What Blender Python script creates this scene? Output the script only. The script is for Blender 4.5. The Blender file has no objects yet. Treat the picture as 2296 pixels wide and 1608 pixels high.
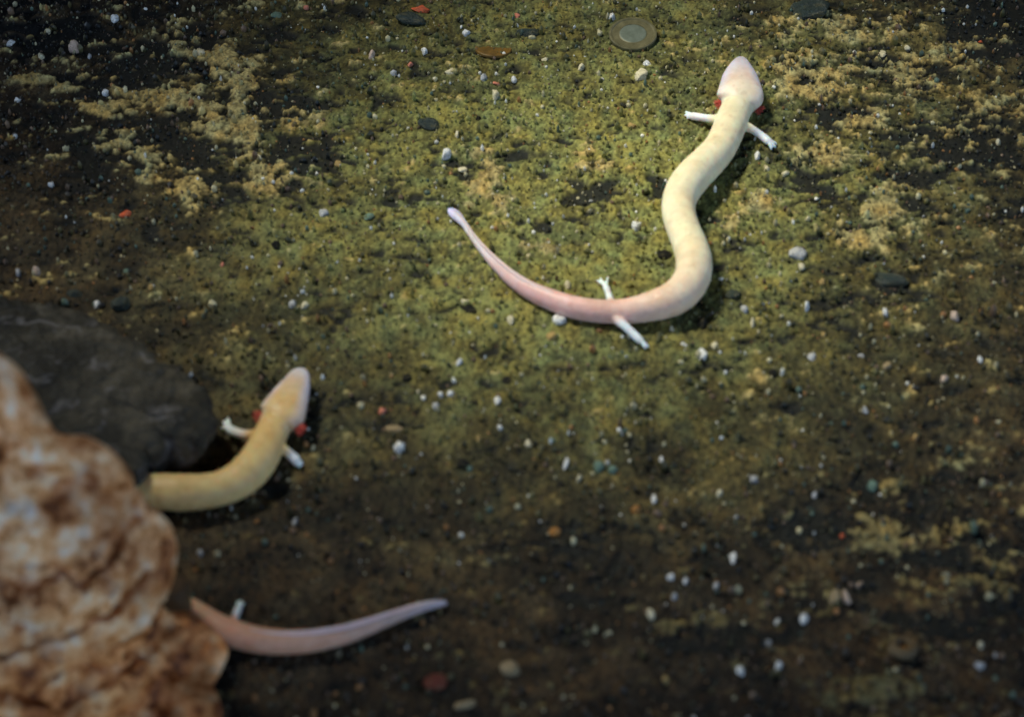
import bpy, math, random
import numpy as np
from mathutils import Vector

# ------------------------------------------------------------------ camera, sky, sun, exposure
scn = bpy.context.scene
W, H = 2296.0, 1608.0                      # working pixel frame used for measuring the photograph
HFOV = math.radians(24.0)
PITCH = math.radians(43.0)
DIST = 1.05
CAM = np.array([0.0, -DIST * math.cos(PITCH), DIST * math.sin(PITCH)])
cam_d = bpy.data.cameras.new('camera')
cam = bpy.data.objects.new('camera', cam_d)
scn.collection.objects.link(cam)
cam.location = CAM
cam.rotation_euler = (math.pi / 2 - PITCH, 0, 0)
cam_d.sensor_width = 36.0
cam_d.lens = 18.0 / math.tan(HFOV / 2)
cam_d.clip_start = 0.01
cam_d.clip_end = 200.0
cam_d.dof.use_dof = True
cam_d.dof.focus_distance = 1.25
cam_d.dof.aperture_fstop = 8.0
scn.camera = cam

SUN = Vector((-0.46, 0.30, 0.84)).normalized()      # towards the sun
world = bpy.data.worlds.new('World')
scn.world = world
world.use_nodes = True
wn = world.node_tree
bg = wn.nodes['Background']
sky = wn.nodes.new('ShaderNodeTexSky')
sky.sky_type = 'NISHITA'
sky.sun_disc = False
sky.sun_elevation = math.asin(SUN.z)
sky.sun_rotation = math.atan2(SUN.x, SUN.y)
bg.inputs[1].default_value = 0.14
wn.links.new(sky.outputs[0], bg.inputs[0])
sun_d = bpy.data.lights.new('sun', 'SUN')
sun = bpy.data.objects.new('sun', sun_d)
scn.collection.objects.link(sun)
sun.rotation_euler = SUN.to_track_quat('Z', 'Y').to_euler()
sun_d.energy = 5.0
sun_d.angle = math.radians(18.0)
sun_d.color = (1.0, 0.96, 0.76)
scn.view_settings.view_transform = 'Standard'
scn.view_settings.look = 'None'
scn.view_settings.exposure = 0.9
scn.view_settings.gamma = 1.0
scn.view_settings.use_curve_mapping = False
scn.render.engine = 'CYCLES'
scn.cycles.max_bounces = 6
scn.cycles.use_denoising = True

# ------------------------------------------------------------------ helpers
random.seed(7)
rng = np.random.default_rng(11)
FPX = (W / 2) / math.tan(HFOV / 2)
R_ = np.array([1.0, 0, 0])
U_ = np.array([0, math.sin(PITCH), math.cos(PITCH)])
F_ = np.array([0, math.cos(PITCH), -math.sin(PITCH)])


def ray(px, py):
    return F_ + R_ * ((px - W / 2) / FPX) + U_ * ((H / 2 - py) / FPX)


def at(px, py, z=0.0):
    d = ray(px, py)
    return CAM + d * ((z - CAM[2]) / d[2])


def at_y(px, py, y):
    d = ray(px, py)
    return CAM + d * ((y - CAM[1]) / d[1])


def mpp(p):
    return float(np.dot(np.asarray(p) - CAM, F_)) / FPX


_tab = rng.random(65536)


def vnoise(x, y, z):
    xi = np.floor(x).astype(np.int64); yi = np.floor(y).astype(np.int64); zi = np.floor(z).astype(np.int64)
    fx, fy, fz = x - xi, y - yi, z - zi
    fx = fx * fx * fx * (fx * (fx * 6 - 15) + 10)
    fy = fy * fy * fy * (fy * (fy * 6 - 15) + 10)
    fz = fz * fz * fz * (fz * (fz * 6 - 15) + 10)

    def h(a, b, c):
        k = (a * 73856093) ^ (b * 19349663) ^ (c * 83492791)
        k = (k ^ (k >> 13)) * 1274126177
        return _tab[(k ^ (k >> 16)) & 65535]
    r = 0
    for dx in (0, 1):
        for dy in (0, 1):
            for dz in (0, 1):
                w = (fx if dx else 1 - fx) * (fy if dy else 1 - fy) * (fz if dz else 1 - fz)
                r = r + w * h(xi + dx, yi + dy, zi + dz)
    return r * 2 - 1


def fbm(x, y, z, octv=4, gain=0.5):
    a, s, tot = 1.0, 0.0, 0.0
    f = 1.0
    for i in range(octv):
        s = s + a * vnoise(x * f + 17.3 * i, y * f - 9.1 * i, z * f + 5.7 * i)
        tot += a
        a *= gain
        f *= 2.03
    return s / tot


def smooth(a, b, x):
    t = np.clip((x - a) / (b - a), 0, 1)
    return t * t * (3 - 2 * t)


def mesh_np(name, verts, quads=None, tris=None, col=None, smooth_shade=True):
    me = bpy.data.meshes.new(name)
    verts = np.ascontiguousarray(verts, dtype=np.float32)
    me.vertices.add(len(verts))
    me.vertices.foreach_set('co', verts.ravel())
    loops, starts, n = [], [], 0
    for arr, k in ((quads, 4), (tris, 3)):
        if arr is None or len(arr) == 0:
            continue
        arr = np.ascontiguousarray(arr, dtype=np.int32)
        loops.append(arr.ravel())
        starts.append(n + np.arange(len(arr), dtype=np.int32) * k)
        n += arr.size
    loops = np.concatenate(loops); starts = np.concatenate(starts).astype(np.int32)
    me.loops.add(len(loops))
    me.loops.foreach_set('vertex_index', loops)
    me.polygons.add(len(starts))
    me.polygons.foreach_set('loop_start', starts)
    me.update(calc_edges=True)
    me.polygons.foreach_set('use_smooth', np.full(len(starts), smooth_shade))
    if col is not None:
        at_ = me.attributes.new('col', 'FLOAT_COLOR', 'POINT')
        c4 = np.ones((len(verts), 4), dtype=np.float32)
        c4[:, :3] = col
        at_.data.foreach_set('color', c4.ravel())
    me.validate()
    me.update()
    return me


def link(name, me, mat, parent=None, label=None, cat=None, group=None, kind=None):
    o = bpy.data.objects.new(name, me)
    scn.collection.objects.link(o)
    if mat is not None and me is not None and len(me.materials) == 0:
        me.materials.append(mat)
    if parent is not None:
        o.parent = parent
    for k, v in (('label', label), ('category', cat), ('group', group), ('kind', kind)):
        if v:
            o[k] = v
    return o


def mat_new(name, rough=0.7, spec=0.4):
    m = bpy.data.materials.new(name)
    m.use_nodes = True
    p = m.node_tree.nodes['Principled BSDF']
    p.inputs['Roughness'].default_value = rough
    p.inputs['Specular IOR Level'].default_value = spec
    return m, m.node_tree, p


def noise_node(nt, scale, detail=4, coord='Object', rough=0.6, dist=0.0):
    tc = nt.nodes.new('ShaderNodeTexCoord')
    n = nt.nodes.new('ShaderNodeTexNoise')
    n.inputs['Scale'].default_value = scale
    n.inputs['Detail'].default_value = detail
    n.inputs['Roughness'].default_value = rough
    n.inputs['Distortion'].default_value = dist
    nt.links.new(tc.outputs[coord], n.inputs['Vector'])
    return n


def ramp(nt, src, stops):
    r = nt.nodes.new('ShaderNodeValToRGB')
    e = r.color_ramp.elements
    while len(e) < len(stops):
        e.new(0.5)
    for i, (p, c) in enumerate(stops):
        e[i].position = p
        e[i].color = (*c, 1)
    nt.links.new(src, r.inputs['Fac'])
    return r


def mixc(nt, a, b, fac, mode='MIX'):
    m = nt.nodes.new('ShaderNodeMix')
    m.data_type = 'RGBA'
    m.blend_type = mode
    for sock, v in ((m.inputs[6], a), (m.inputs[7], b), (m.inputs[0], fac)):
        if isinstance(v, (int, float)):
            sock.default_value = v
        elif isinstance(v, tuple):
            sock.default_value = (*v, 1)
        else:
            nt.links.new(v, sock)
    return m.outputs[2]


def bump(nt, p, src, strength, dist):
    b = nt.nodes.new('ShaderNodeBump')
    b.inputs['Strength'].default_value = strength
    b.inputs['Distance'].default_value = dist
    nt.links.new(src, b.inputs['Height'])
    nt.links.new(b.outputs[0], p.inputs['Normal'])


def attr_col(nt):
    a = nt.nodes.new('ShaderNodeAttribute')
    a.attribute_name = 'col'
    return a.outputs['Color']


# ------------------------------------------------------------------ materials
bed_mat, nt, p = mat_new('silt_bed', 0.75, 0.3)
n1 = noise_node(nt, 900, 3)
r1 = ramp(nt, n1.outputs['Fac'], [(0.25, (0.45, 0.45, 0.45)), (0.75, (1.5, 1.5, 1.5))])
nt.links.new(mixc(nt, attr_col(nt), r1.outputs[0], 1.0, 'MULTIPLY'), p.inputs['Base Color'])
n2 = noise_node(nt, 1500, 3)
bump(nt, p, n2.outputs['Fac'], 0.35, 0.0004)

grain_mat, nt, p = mat_new('gravel_grain', 0.45, 0.5)
nt.links.new(attr_col(nt), p.inputs['Base Color'])

rock_mat, nt, p = mat_new('pink_limestone', 0.6, 0.4)
n1 = noise_node(nt, 95, 7, rough=0.68)
r1 = ramp(nt, n1.outputs['Fac'], [(0.36, (0.16, 0.055, 0.012)), (0.43, (0.56, 0.25, 0.08)),
                                  (0.50, (0.86, 0.50, 0.24)), (0.57, (0.92, 0.70, 0.46)), (0.65, (0.95, 0.90, 0.84))])
n2 = noise_node(nt, 24, 5, rough=0.6)
r2 = ramp(nt, n2.outputs['Fac'], [(0.40, (0.55, 0.36, 0.22)), (0.50, (1.0, 0.84, 0.70)), (0.60, (1.2, 1.15, 1.10))])
c = mixc(nt, r1.outputs[0], r2.outputs[0], 0.75, 'MULTIPLY')
c = mixc(nt, c, attr_col(nt), 1.0, 'MULTIPLY')
nt.links.new(c, p.inputs['Base Color'])
n3 = noise_node(nt, 160, 5)
bump(nt, p, n3.outputs['Fac'], 0.6, 0.003)

slab_mat, nt, p = mat_new('grey_slate', 0.7, 0.3)
n1 = noise_node(nt, 30, 6, rough=0.65, dist=0.4)
r1 = ramp(nt, n1.outputs['Fac'], [(0.36, (0.008, 0.008, 0.007)), (0.50, (0.030, 0.027, 0.020)), (0.64, (0.090, 0.080, 0.060))])
n2 = noise_node(nt, 75, 4, dist=0.6)
r2 = ramp(nt, n2.outputs['Fac'], [(0.58, (0, 0, 0)), (0.72, (1, 1, 1))])
c = mixc(nt, r1.outputs[0], (0.17, 0.165, 0.18), r2.outputs[0])
nt.links.new(c, p.inputs['Base Color'])
n3 = noise_node(nt, 140, 5)
bump(nt, p, n3.outputs['Fac'], 1.0, 0.006)

shade_shell_mat, nt, p = mat_new('shade_shell_rock', 0.9, 0.2)
n1 = noise_node(nt, 2.5, 6)
r1 = ramp(nt, n1.outputs['Fac'], [(0.3, (0.10, 0.085, 0.065)), (0.7, (0.26, 0.23, 0.18))])
nt.links.new(r1.outputs[0], p.inputs['Base Color'])

skin_mat, nt, p = mat_new('olm_skin', 0.42, 0.35)
n1 = noise_node(nt, 140, 4)
r1 = ramp(nt, n1.outputs['Fac'], [(0.3, (0.86, 0.84, 0.82)), (0.7, (1.06, 1.06, 1.06))])
nt.links.new(mixc(nt, attr_col(nt), r1.outputs[0], 1.0, 'MULTIPLY'), p.inputs['Base Color'])
p.inputs['Subsurface Weight'].default_value = 0.65
p.inputs['Subsurface Radius'].default_value = (1.0, 0.45, 0.3)
p.inputs['Subsurface Scale'].default_value = 0.0045
n2 = noise_node(nt, 700, 3)
bump(nt, p, n2.outputs['Fac'], 0.15, 0.0004)

fin_mat, nt, p = mat_new('olm_fin', 0.4, 0.35)
n1 = noise_node(nt, 200, 3)
r1 = ramp(nt, n1.outputs['Fac'], [(0.3, (0.68, 0.50, 0.50)), (0.7, (0.76, 0.58, 0.60))])
nt.links.new(r1.outputs[0], p.inputs['Base Color'])
p.inputs['Subsurface Weight'].default_value = 0.5
p.inputs['Subsurface Radius'].default_value = (1.0, 0.5, 0.4)
p.inputs['Subsurface Scale'].default_value = 0.003

gill_mat, nt, p = mat_new('gill_red', 0.45, 0.4)
n1 = noise_node(nt, 400, 3)
r1 = ramp(nt, n1.outputs['Fac'], [(0.3, (0.38, 0.035, 0.03)), (0.7, (0.58, 0.10, 0.065))])
nt.links.new(r1.outputs[0], p.inputs['Base Color'])


def stone_mat(name, col, rough=0.45, var=0.35, spec=0.5):
    m, nt, p = mat_new(name, rough, spec)
    n = noise_node(nt, 2.3, 5, dist=0.3)
    lo = tuple(c * (1 - var) for c in col)
    hi = tuple(min(0.95, c * (1 + var * 0.6)) for c in col)
    r = ramp(nt, n.outputs['Fac'], [(0.32, lo), (0.68, hi)])
    n3 = noise_node(nt, 1.6, 4)
    r3 = ramp(nt, n3.outputs['Fac'], [(0.50, (0, 0, 0)), (0.66, (0.6, 0.6, 0.6))])       # film of silt
    nt.links.new(mixc(nt, r.outputs[0], (0.12, 0.10, 0.04), r3.outputs[0]), p.inputs['Base Color'])
    n2 = noise_node(nt, 6, 4)
    bump(nt, p, n2.outputs['Fac'], 0.4, 0.1)
    return m


SM = {
    'white': stone_mat('white_quartz', (0.93, 0.93, 0.90), 0.2, 0.12, 0.9),
    'grey white': stone_mat('grey_white_stone', (0.52, 0.53, 0.55), 0.35, 0.2),
    'cream': stone_mat('cream_stone', (0.78, 0.70, 0.48), 0.35, 0.2),
    'pinkish cream': stone_mat('pink_cream_stone', (0.66, 0.50, 0.40), 0.4, 0.2),
    'tan': stone_mat('tan_stone', (0.36, 0.27, 0.15), 0.6, 0.4),
    'ochre': stone_mat('ochre_stone', (0.48, 0.32, 0.11), 0.5, 0.3),
    'orange red': stone_mat('orange_red_stone', (0.75, 0.13, 0.04), 0.45, 0.25),
    'salmon': stone_mat('salmon_stone', (0.75, 0.25, 0.16), 0.45, 0.25),
    'orange brown': stone_mat('orange_brown_stone', (0.33, 0.14, 0.02), 0.5, 0.3),
    'dark red': stone_mat('dark_red_stone', (0.13, 0.02, 0.008), 0.6, 0.4),
    'dark brown': stone_mat('dark_brown_stone', (0.050, 0.016, 0.007), 0.7, 0.4, 0.3),
    'dark tan': stone_mat('dark_tan_stone', (0.14, 0.10, 0.055), 0.7, 0.5, 0.3),
    'teal': stone_mat('teal_stone', (0.13, 0.22, 0.17), 0.5, 0.35),
    'dark teal': stone_mat('dark_teal_stone', (0.020, 0.034, 0.028), 0.5, 0.4),
    'black': stone_mat('black_stone', (0.010, 0.010, 0.009), 0.6, 0.3, 0.2),
}

# ------------------------------------------------------------------ added unseen roof, its opening shaping the pool of light, and back wall
POOL = at(1290, 480)


def shade_sheet(name, fn, nu, nv):
    u, v = np.meshgrid(np.linspace(0, 1, nu), np.linspace(0, 1, nv), indexing='ij')
    P = fn(u.ravel(), v.ravel())
    idx = np.arange(nu * nv).reshape(nu, nv)
    q = np.stack([idx[:-1, :-1], idx[1:, :-1], idx[1:, 1:], idx[:-1, 1:]], -1).reshape(-1, 4)
    return P, q


ROOF_Z = 1.02
t_ = ROOF_Z / SUN.z
hole = np.array([POOL[0] + SUN.x * t_, POOL[1] + SUN.y * t_])


def roof_fn(u, v):
    a = u * 2 * math.pi
    rh = 0.205 * (1 + 0.22 * np.sin(a * 2 + 0.6) + 0.10 * np.sin(a * 5 + 1.0) + 0.05 * np.sin(a * 9))
    rr = rh + (2.1 - rh) * v ** 2.0
    x = hole[0] + rr * np.cos(a)
    y = hole[1] + rr * np.sin(a)
    z = ROOF_Z + 0.14 * smooth(0, 0.8, rr - rh) * (fbm(x * 1.4, y * 1.4, x * 0 + 3, 4)) + 0.20 * v
    return np.stack([x, y, z], -1)


P, q = shade_sheet('r', roof_fn, 181, 60)
top = P.copy(); top[:, 2] += 0.18 + 0.4 * rng.random(len(P)) * 0.1
n0 = len(P)
idx = np.arange(n0).reshape(181, 60)
side = [np.stack([idx[:-1, j], idx[1:, j], idx[1:, j] + n0, idx[:-1, j] + n0], -1) for j in (0, 59)]
me = mesh_np('added_shade_roof', np.vstack([P, top]), np.vstack([q, q[:, ::-1] + n0] + side))
link('added_shade_roof', me, shade_shell_mat, kind='structure')  # unseen roof added so that its opening makes the pool of light


def wall_fn(u, v):
    a = math.radians(35) + u * math.radians(110)
    r = 2.9 + 0.5 * fbm(np.cos(a) * 2, np.sin(a) * 2, v * 2.2, 4)
    return np.stack([r * np.cos(a), r * np.sin(a) - 0.2, -0.15 + v * 2.0], -1)


P, q = shade_sheet('w', wall_fn, 160, 40)
link('added_shade_wall', mesh_np('added_shade_wall', P, q), shade_shell_mat, kind='structure')  # unseen back wall added to shape the fill light

# ------------------------------------------------------------------ silt bed: one sheet, fine where the picture looks


def axis(lo, hi, step, far):
    core = np.arange(lo, hi + step, step)
    out, s, xx = [], step, hi
    ext = []
    while xx < far:
        s *= 1.35
        xx += s
        ext.append(xx)
    lo_ext, s, xx = [], step, lo
    while xx > -far:
        s *= 1.35
        xx -= s
        lo_ext.append(xx)
    return np.concatenate([np.array(lo_ext[::-1]), core, np.array(ext)])


xs = axis(-0.31, 0.31, 0.00078, 8.0)
ys = axis(-0.235, 0.315, 0.00082, 8.0)
GX, GY = np.meshgrid(xs, ys, indexing='ij')
gx, gy = GX.ravel(), GY.ravel()


def to_px(x, y, z=0.0):
    dx, dy, dz = x - CAM[0], y - CAM[1], z - CAM[2]
    f = dy * F_[1] + dz * F_[2]
    u = dy * U_[1] + dz * U_[2]
    return W / 2 + FPX * dx / f, H / 2 - FPX * u / f


# where pale silt crust lies on the bed (centre and half extents measured on the photograph, then laid on the ground)
CRUST = [(500, 150, 55, 25, 1), (545, 190, 30, 30, 1), (370, 215, 80, 22, 1), (120, 185, 70, 16, .8), (540, 270, 30, 70, 1),
         (480, 258, 40, 28, .9), (250, 240, 60, 18, .8), (280, 320, 40, 25, .9), (350, 355, 40, 20, .9), (425, 410, 40, 30, 1),
         (610, 400, 50, 40, .7), (660, 260, 50, 20, .6), (420, 100, 40, 20, .6), (400, 60, 40, 30, .5),
         (1100, 400, 42, 50, 1.2), (1140, 455, 45, 30, 1), (1060, 470, 40, 25, .8), (1350, 365, 50, 18, 1.2), (1310, 340, 20, 25, 1),
         (1230, 545, 90, 16, .9), (1010, 560, 60, 20, .5), (1190, 520, 40, 16, .8),
         (1790, 160, 60, 35, .9), (1850, 215, 40, 22, .9), (1760, 205, 35, 20, .9), (1880, 190, 40, 22, .8), (1850, 345, 55, 20, 1.1),
         (1990, 480, 60, 35, 1.1), (2040, 165, 60, 30, .8), (2030, 185, 50, 30, .8), (1700, 455, 40, 25, .8), (1640, 500, 40, 40, .7),
         (1890, 530, 40, 20, .9), (1950, 525, 40, 22, .9), (2150, 130, 60, 30, .6), (2200, 260, 70, 50, .5), (1930, 270, 60, 25, .8),
         (1760, 60, 60, 30, .7), (1900, 60, 70, 30, .6), (2000, 60, 60, 40, .6), (1780, 360, 40, 20, .7), (2120, 500, 50, 30, .6),
         (1700, 850, 40, 40, .6), (1990, 1200, 70, 28, .8), (2150, 1180, 60, 22, .6), (2230, 1300, 60, 40, .7), (1960, 1570, 90, 40, .8),
         (1580, 1390, 60, 20, .6), (2080, 1120, 60, 20, .6), (1740, 1150, 60, 22, .5), (1600, 1000, 60, 25, .4)]
px, py = to_px(gx, gy)
inside = (px > -200) & (px < W + 200) & (py > -200) & (py < H + 200) & (gy > -0.6)
wob = fbm(gx * 60, gy * 60, gx * 0 + 1.0, 3)
wob2 = fbm(gx * 60, gy * 60, gx * 0 + 9.0, 3)
cr = np.zeros_like(gx)
for cx, cy, wx, wy, s in CRUST:
    d2 = ((px + wob * 30 - cx) / (wx * 1.05)) ** 2 + ((py + wob2 * 22 - cy) / (wy * 1.15)) ** 2
    cr = np.maximum(cr, s * (1.3 if cx < 700 else 1.0) * np.exp(-d2 * 0.9))
cr *= inside
# mottling: the silt is broken all over, more so in the two upper corners
mott = np.maximum(np.exp(-(((px - 380) / 520) ** 2 + ((py - 220) / 260) ** 2)), np.exp(-(((px - 2100) / 460) ** 2 + ((py - 330) / 420) ** 2)))
mott = np.maximum(mott, 0.55 * np.exp(-(((px - 2100) / 450) ** 2 + ((py - 1300) / 350) ** 2)))
b1 = fbm(gx * 75 + wob * 0.9, gy * 135 + wob2 * 0.9, gx * 0 + 4.0, 4, 0.62)
b2 = fbm(gx * 420, gy * 300, gx * 0 + 7.0, 3, 0.6)
b3 = fbm(gx * 170 - wob, gy * 240 + wob2, gx * 0 + 21.0, 2, 0.6)
fine = fbm(gx * 900, gy * 450, gx * 0 + 2.0, 2, 0.6)
lum = fbm(gx * 34, gy * 34, gx * 0 + 13.0, 4, 0.6)
# dark bare patches where the silt has been swept off
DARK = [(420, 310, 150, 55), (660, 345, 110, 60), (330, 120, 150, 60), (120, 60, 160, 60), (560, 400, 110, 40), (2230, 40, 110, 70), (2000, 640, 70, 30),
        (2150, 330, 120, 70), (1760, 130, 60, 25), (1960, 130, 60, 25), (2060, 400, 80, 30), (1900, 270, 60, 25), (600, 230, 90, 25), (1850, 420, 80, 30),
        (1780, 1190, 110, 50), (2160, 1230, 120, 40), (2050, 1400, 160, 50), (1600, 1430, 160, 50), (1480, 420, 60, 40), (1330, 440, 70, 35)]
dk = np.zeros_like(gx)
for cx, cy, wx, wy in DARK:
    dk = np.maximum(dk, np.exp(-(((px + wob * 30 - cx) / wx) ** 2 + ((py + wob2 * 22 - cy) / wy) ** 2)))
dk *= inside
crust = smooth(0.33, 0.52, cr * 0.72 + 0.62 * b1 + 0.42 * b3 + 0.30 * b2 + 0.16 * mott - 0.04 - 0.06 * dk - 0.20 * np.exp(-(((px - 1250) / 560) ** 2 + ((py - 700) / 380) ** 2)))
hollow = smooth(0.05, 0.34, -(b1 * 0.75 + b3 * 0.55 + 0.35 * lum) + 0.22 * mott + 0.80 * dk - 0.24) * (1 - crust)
big = fbm(gx * 9, gy * 9, gx * 0 + 5.0, 3)
zz = 0.0022 * big + 0.0009 * crust - 0.0011 * hollow + 0.0003 * b3 + 0.0004 * b2 + 0.00028 * fine
far_f = smooth(0.35, 2.0, np.hypot(gx, gy))
zz += far_f * 0.05 * fbm(gx * 1.3, gy * 1.3, gx * 0 + 8.0, 3)
# bed colours with the light pool's falloff painted in: olive yellow silt in the middle, dark brown grit around it and in front
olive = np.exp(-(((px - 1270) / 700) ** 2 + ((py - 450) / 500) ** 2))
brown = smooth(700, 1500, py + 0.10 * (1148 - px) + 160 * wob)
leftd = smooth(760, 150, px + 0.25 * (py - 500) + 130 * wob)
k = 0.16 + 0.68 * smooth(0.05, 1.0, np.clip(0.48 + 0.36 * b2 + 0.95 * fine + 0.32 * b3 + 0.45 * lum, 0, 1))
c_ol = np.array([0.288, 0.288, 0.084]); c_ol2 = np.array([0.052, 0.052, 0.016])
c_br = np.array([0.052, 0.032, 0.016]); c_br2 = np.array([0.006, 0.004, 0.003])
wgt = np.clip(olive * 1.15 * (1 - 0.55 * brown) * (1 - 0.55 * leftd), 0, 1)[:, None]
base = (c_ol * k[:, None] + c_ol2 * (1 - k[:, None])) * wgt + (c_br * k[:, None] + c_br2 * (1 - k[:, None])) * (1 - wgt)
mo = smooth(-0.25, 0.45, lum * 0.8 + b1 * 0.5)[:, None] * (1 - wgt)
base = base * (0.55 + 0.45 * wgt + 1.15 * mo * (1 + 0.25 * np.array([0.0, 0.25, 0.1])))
c_cr = np.array([0.36, 0.290, 0.118])
kc = np.clip(0.5 + 0.7 * b2 + 0.6 * fine, 0, 1)[:, None]
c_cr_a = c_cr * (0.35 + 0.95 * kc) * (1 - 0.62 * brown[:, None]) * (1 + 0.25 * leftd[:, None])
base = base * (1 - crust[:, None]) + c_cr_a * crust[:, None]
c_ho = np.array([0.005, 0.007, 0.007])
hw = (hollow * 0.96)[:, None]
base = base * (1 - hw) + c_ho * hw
# faint rusty and bluish mineral tints in the grit
hue = fbm(gx * 150, gy * 120, gx * 0 + 31.0, 2)[:, None]
base = base * (1 + hue * np.array([0.22, 0.0, -0.30]))
base = np.clip(base, 0.003, 0.8)
nx_, ny_ = len(xs), len(ys)
idx = np.arange(nx_ * ny_).reshape(nx_, ny_)
q = np.stack([idx[:-1, :-1], idx[1:, :-1], idx[1:, 1:], idx[:-1, 1:]], -1).reshape(-1, 4)
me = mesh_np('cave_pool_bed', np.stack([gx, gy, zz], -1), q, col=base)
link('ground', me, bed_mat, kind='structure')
ZZ = zz.reshape(nx_, ny_)
BC = base.reshape(nx_, ny_, 3)


def bed_z(x, y):
    i = np.clip(np.searchsorted(xs, x), 0, nx_ - 1)
    j = np.clip(np.searchsorted(ys, y), 0, ny_ - 1)
    return ZZ[i, j]


def bed_c(x, y):
    i = np.clip(np.searchsorted(xs, x), 0, nx_ - 1)
    j = np.clip(np.searchsorted(ys, y), 0, ny_ - 1)
    return BC[i, j]


# ------------------------------------------------------------------ rocks
def catmull(pts, n, closed=False):
    pts = np.asarray(pts, float)
    m = len(pts)
    segs = m if closed else m - 1
    # chord lengths for even sampling
    out, ts = [], []
    for i in range(segs):
        p0 = pts[(i - 1) % m] if (closed or i > 0) else 2 * pts[0] - pts[1]
        p1 = pts[i % m]; p2 = pts[(i + 1) % m]
        p3 = pts[(i + 2) % m] if (closed or i + 2 < m) else 2 * pts[-1] - pts[-2]
        t = np.linspace(0, 1, 24, endpoint=False)[:, None]
        out.append(0.5 * ((2 * p1) + (-p0 + p2) * t + (2 * p0 - 5 * p1 + 4 * p2 - p3) * t ** 2 + (-p0 + 3 * p1 - 3 * p2 + p3) * t ** 3))
    P = np.vstack(out + ([pts[:1]] if closed else [pts[-1:]]))
    d = np.concatenate([[0], np.cumsum(np.linalg.norm(np.diff(P[:, :3 if P.shape[1] > 2 else 2], axis=0), axis=1))])
    s = np.linspace(0, d[-1], n, endpoint=not closed)
    return np.stack([np.interp(s, d, P[:, c]) for c in range(P.shape[1])], -1)


def disc_mesh(outline2d, centre, rings, fn):
    """rings of an outline shrunk to its centre, once for each side; fn(p2d, t, side) gives 3-D points"""
    n = len(outline2d)
    ts = np.linspace(0, 1, rings + 1)[1:] ** 0.8
    V, Q, T = [], [], []
    for side in (1, -1):
        base_i = sum(len(v) for v in V)
        V.append(fn(np.asarray([centre]), np.zeros(1), side))
        for t in (ts if side == 1 else ts[:-1]):
            V.append(fn(centre + (outline2d - centre) * t, np.full(n, t), side))
        nr = len(ts) if side == 1 else len(ts) - 1
        if side == 1:
            front_edge = base_i + 1 + (nr - 1) * n
        first = base_i + 1
        a = np.arange(n); b = (a + 1) % n
        tri = np.stack([np.full(n, base_i), first + a, first + b], -1)
        T.append(tri if side == 1 else tri[:, ::-1])
        for r in range(nr - 1):
            s0 = first + r * n
            qd = np.stack([s0 + a, s0 + n + a, s0 + n + b, s0 + b], -1)
            Q.append(qd if side == 1 else qd[:, ::-1])
        if side == -1:
            s0 = first + (nr - 1) * n
            Q.append(np.stack([s0 + b, front_edge + b, front_edge + a, s0 + a], -1))
    return np.vstack(V), np.vstack(Q), np.vstack(T)


def vert_normals(V, Q, T):
    N = np.zeros_like(V)
    for f, kk in ((Q, 4), (T, 3)):
        a, b, c = V[f[:, 0]], V[f[:, 1]], V[f[:, 2]]
        fn = np.cross(b - a, c - a)
        if kk == 4:
            fn = fn + np.cross(c - a, V[f[:, 3]] - a)
        for j in range(kk):
            np.add.at(N, f[:, j], fn)
    return N / (np.linalg.norm(N, axis=1, keepdims=True) + 1e-12)


def fix_out(V, Q, T):
    """flip faces if the surface points inwards"""
    c = V.mean(0)
    N = vert_normals(V, Q, T)
    if np.sum(N * (V - c)) < 0:
        Q, T = Q[:, ::-1].copy(), T[:, ::-1].copy()
    return Q, T


def ico(sub):
    import bmesh
    bm = bmesh.new()
    bmesh.ops.create_icosphere(bm, subdivisions=sub, radius=1.0)
    bm.verts.ensure_lookup_table()
    V = np.array([v.co[:] for v in bm.verts]); T = np.array([[v.index for v in f.verts] for f in bm.faces])
    bm.free()
    return V, T


IV, IT = ico(3)


# foreground rock: stands just in front of the curled olm; outline measured on its standing plane
Y0 = CAM[1] + 0.600
RO = [(-430, 760), (-200, 720), (-60, 755), (0, 795), (50, 836), (84, 900), (112, 958), (138, 984), (200, 990), (252, 1021), (290, 1062),
      (303, 1090), (318, 1118), (365, 1160), (392, 1198), (400, 1240), (399, 1284), (378, 1304), (366, 1330), (368, 1372), (392, 1390), (425, 1392), (470, 1422), (511, 1457), (497, 1506),
      (476, 1550), (486, 1600), (480, 1700), (300, 1760), (0, 1780), (-300, 1760), (-430, 1500), (-480, 1100)]
ro3 = []
for a, b in RO:
    g_ = at(a, min(b, 1720), 0.0)
    yo = min(Y0, g_[1] - 0.006)
    ro3.append(tuple(at_y(a, b, yo)))
ro3 = catmull(ro3, 420, True)
cw = at_y(60, 1330, Y0)


def rock_fn(p3, t, side):
    prof = np.clip(1 - t ** 1.7, 0, 1) ** 0.85 if side == 1 else np.sqrt(np.clip(1 - t ** 2.6, 0, 1))
    y = p3[:, 1] - side * (0.058 if side == 1 else 0.014) * prof
    return np.stack([p3[:, 0], y, p3[:, 2]], -1)


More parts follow.
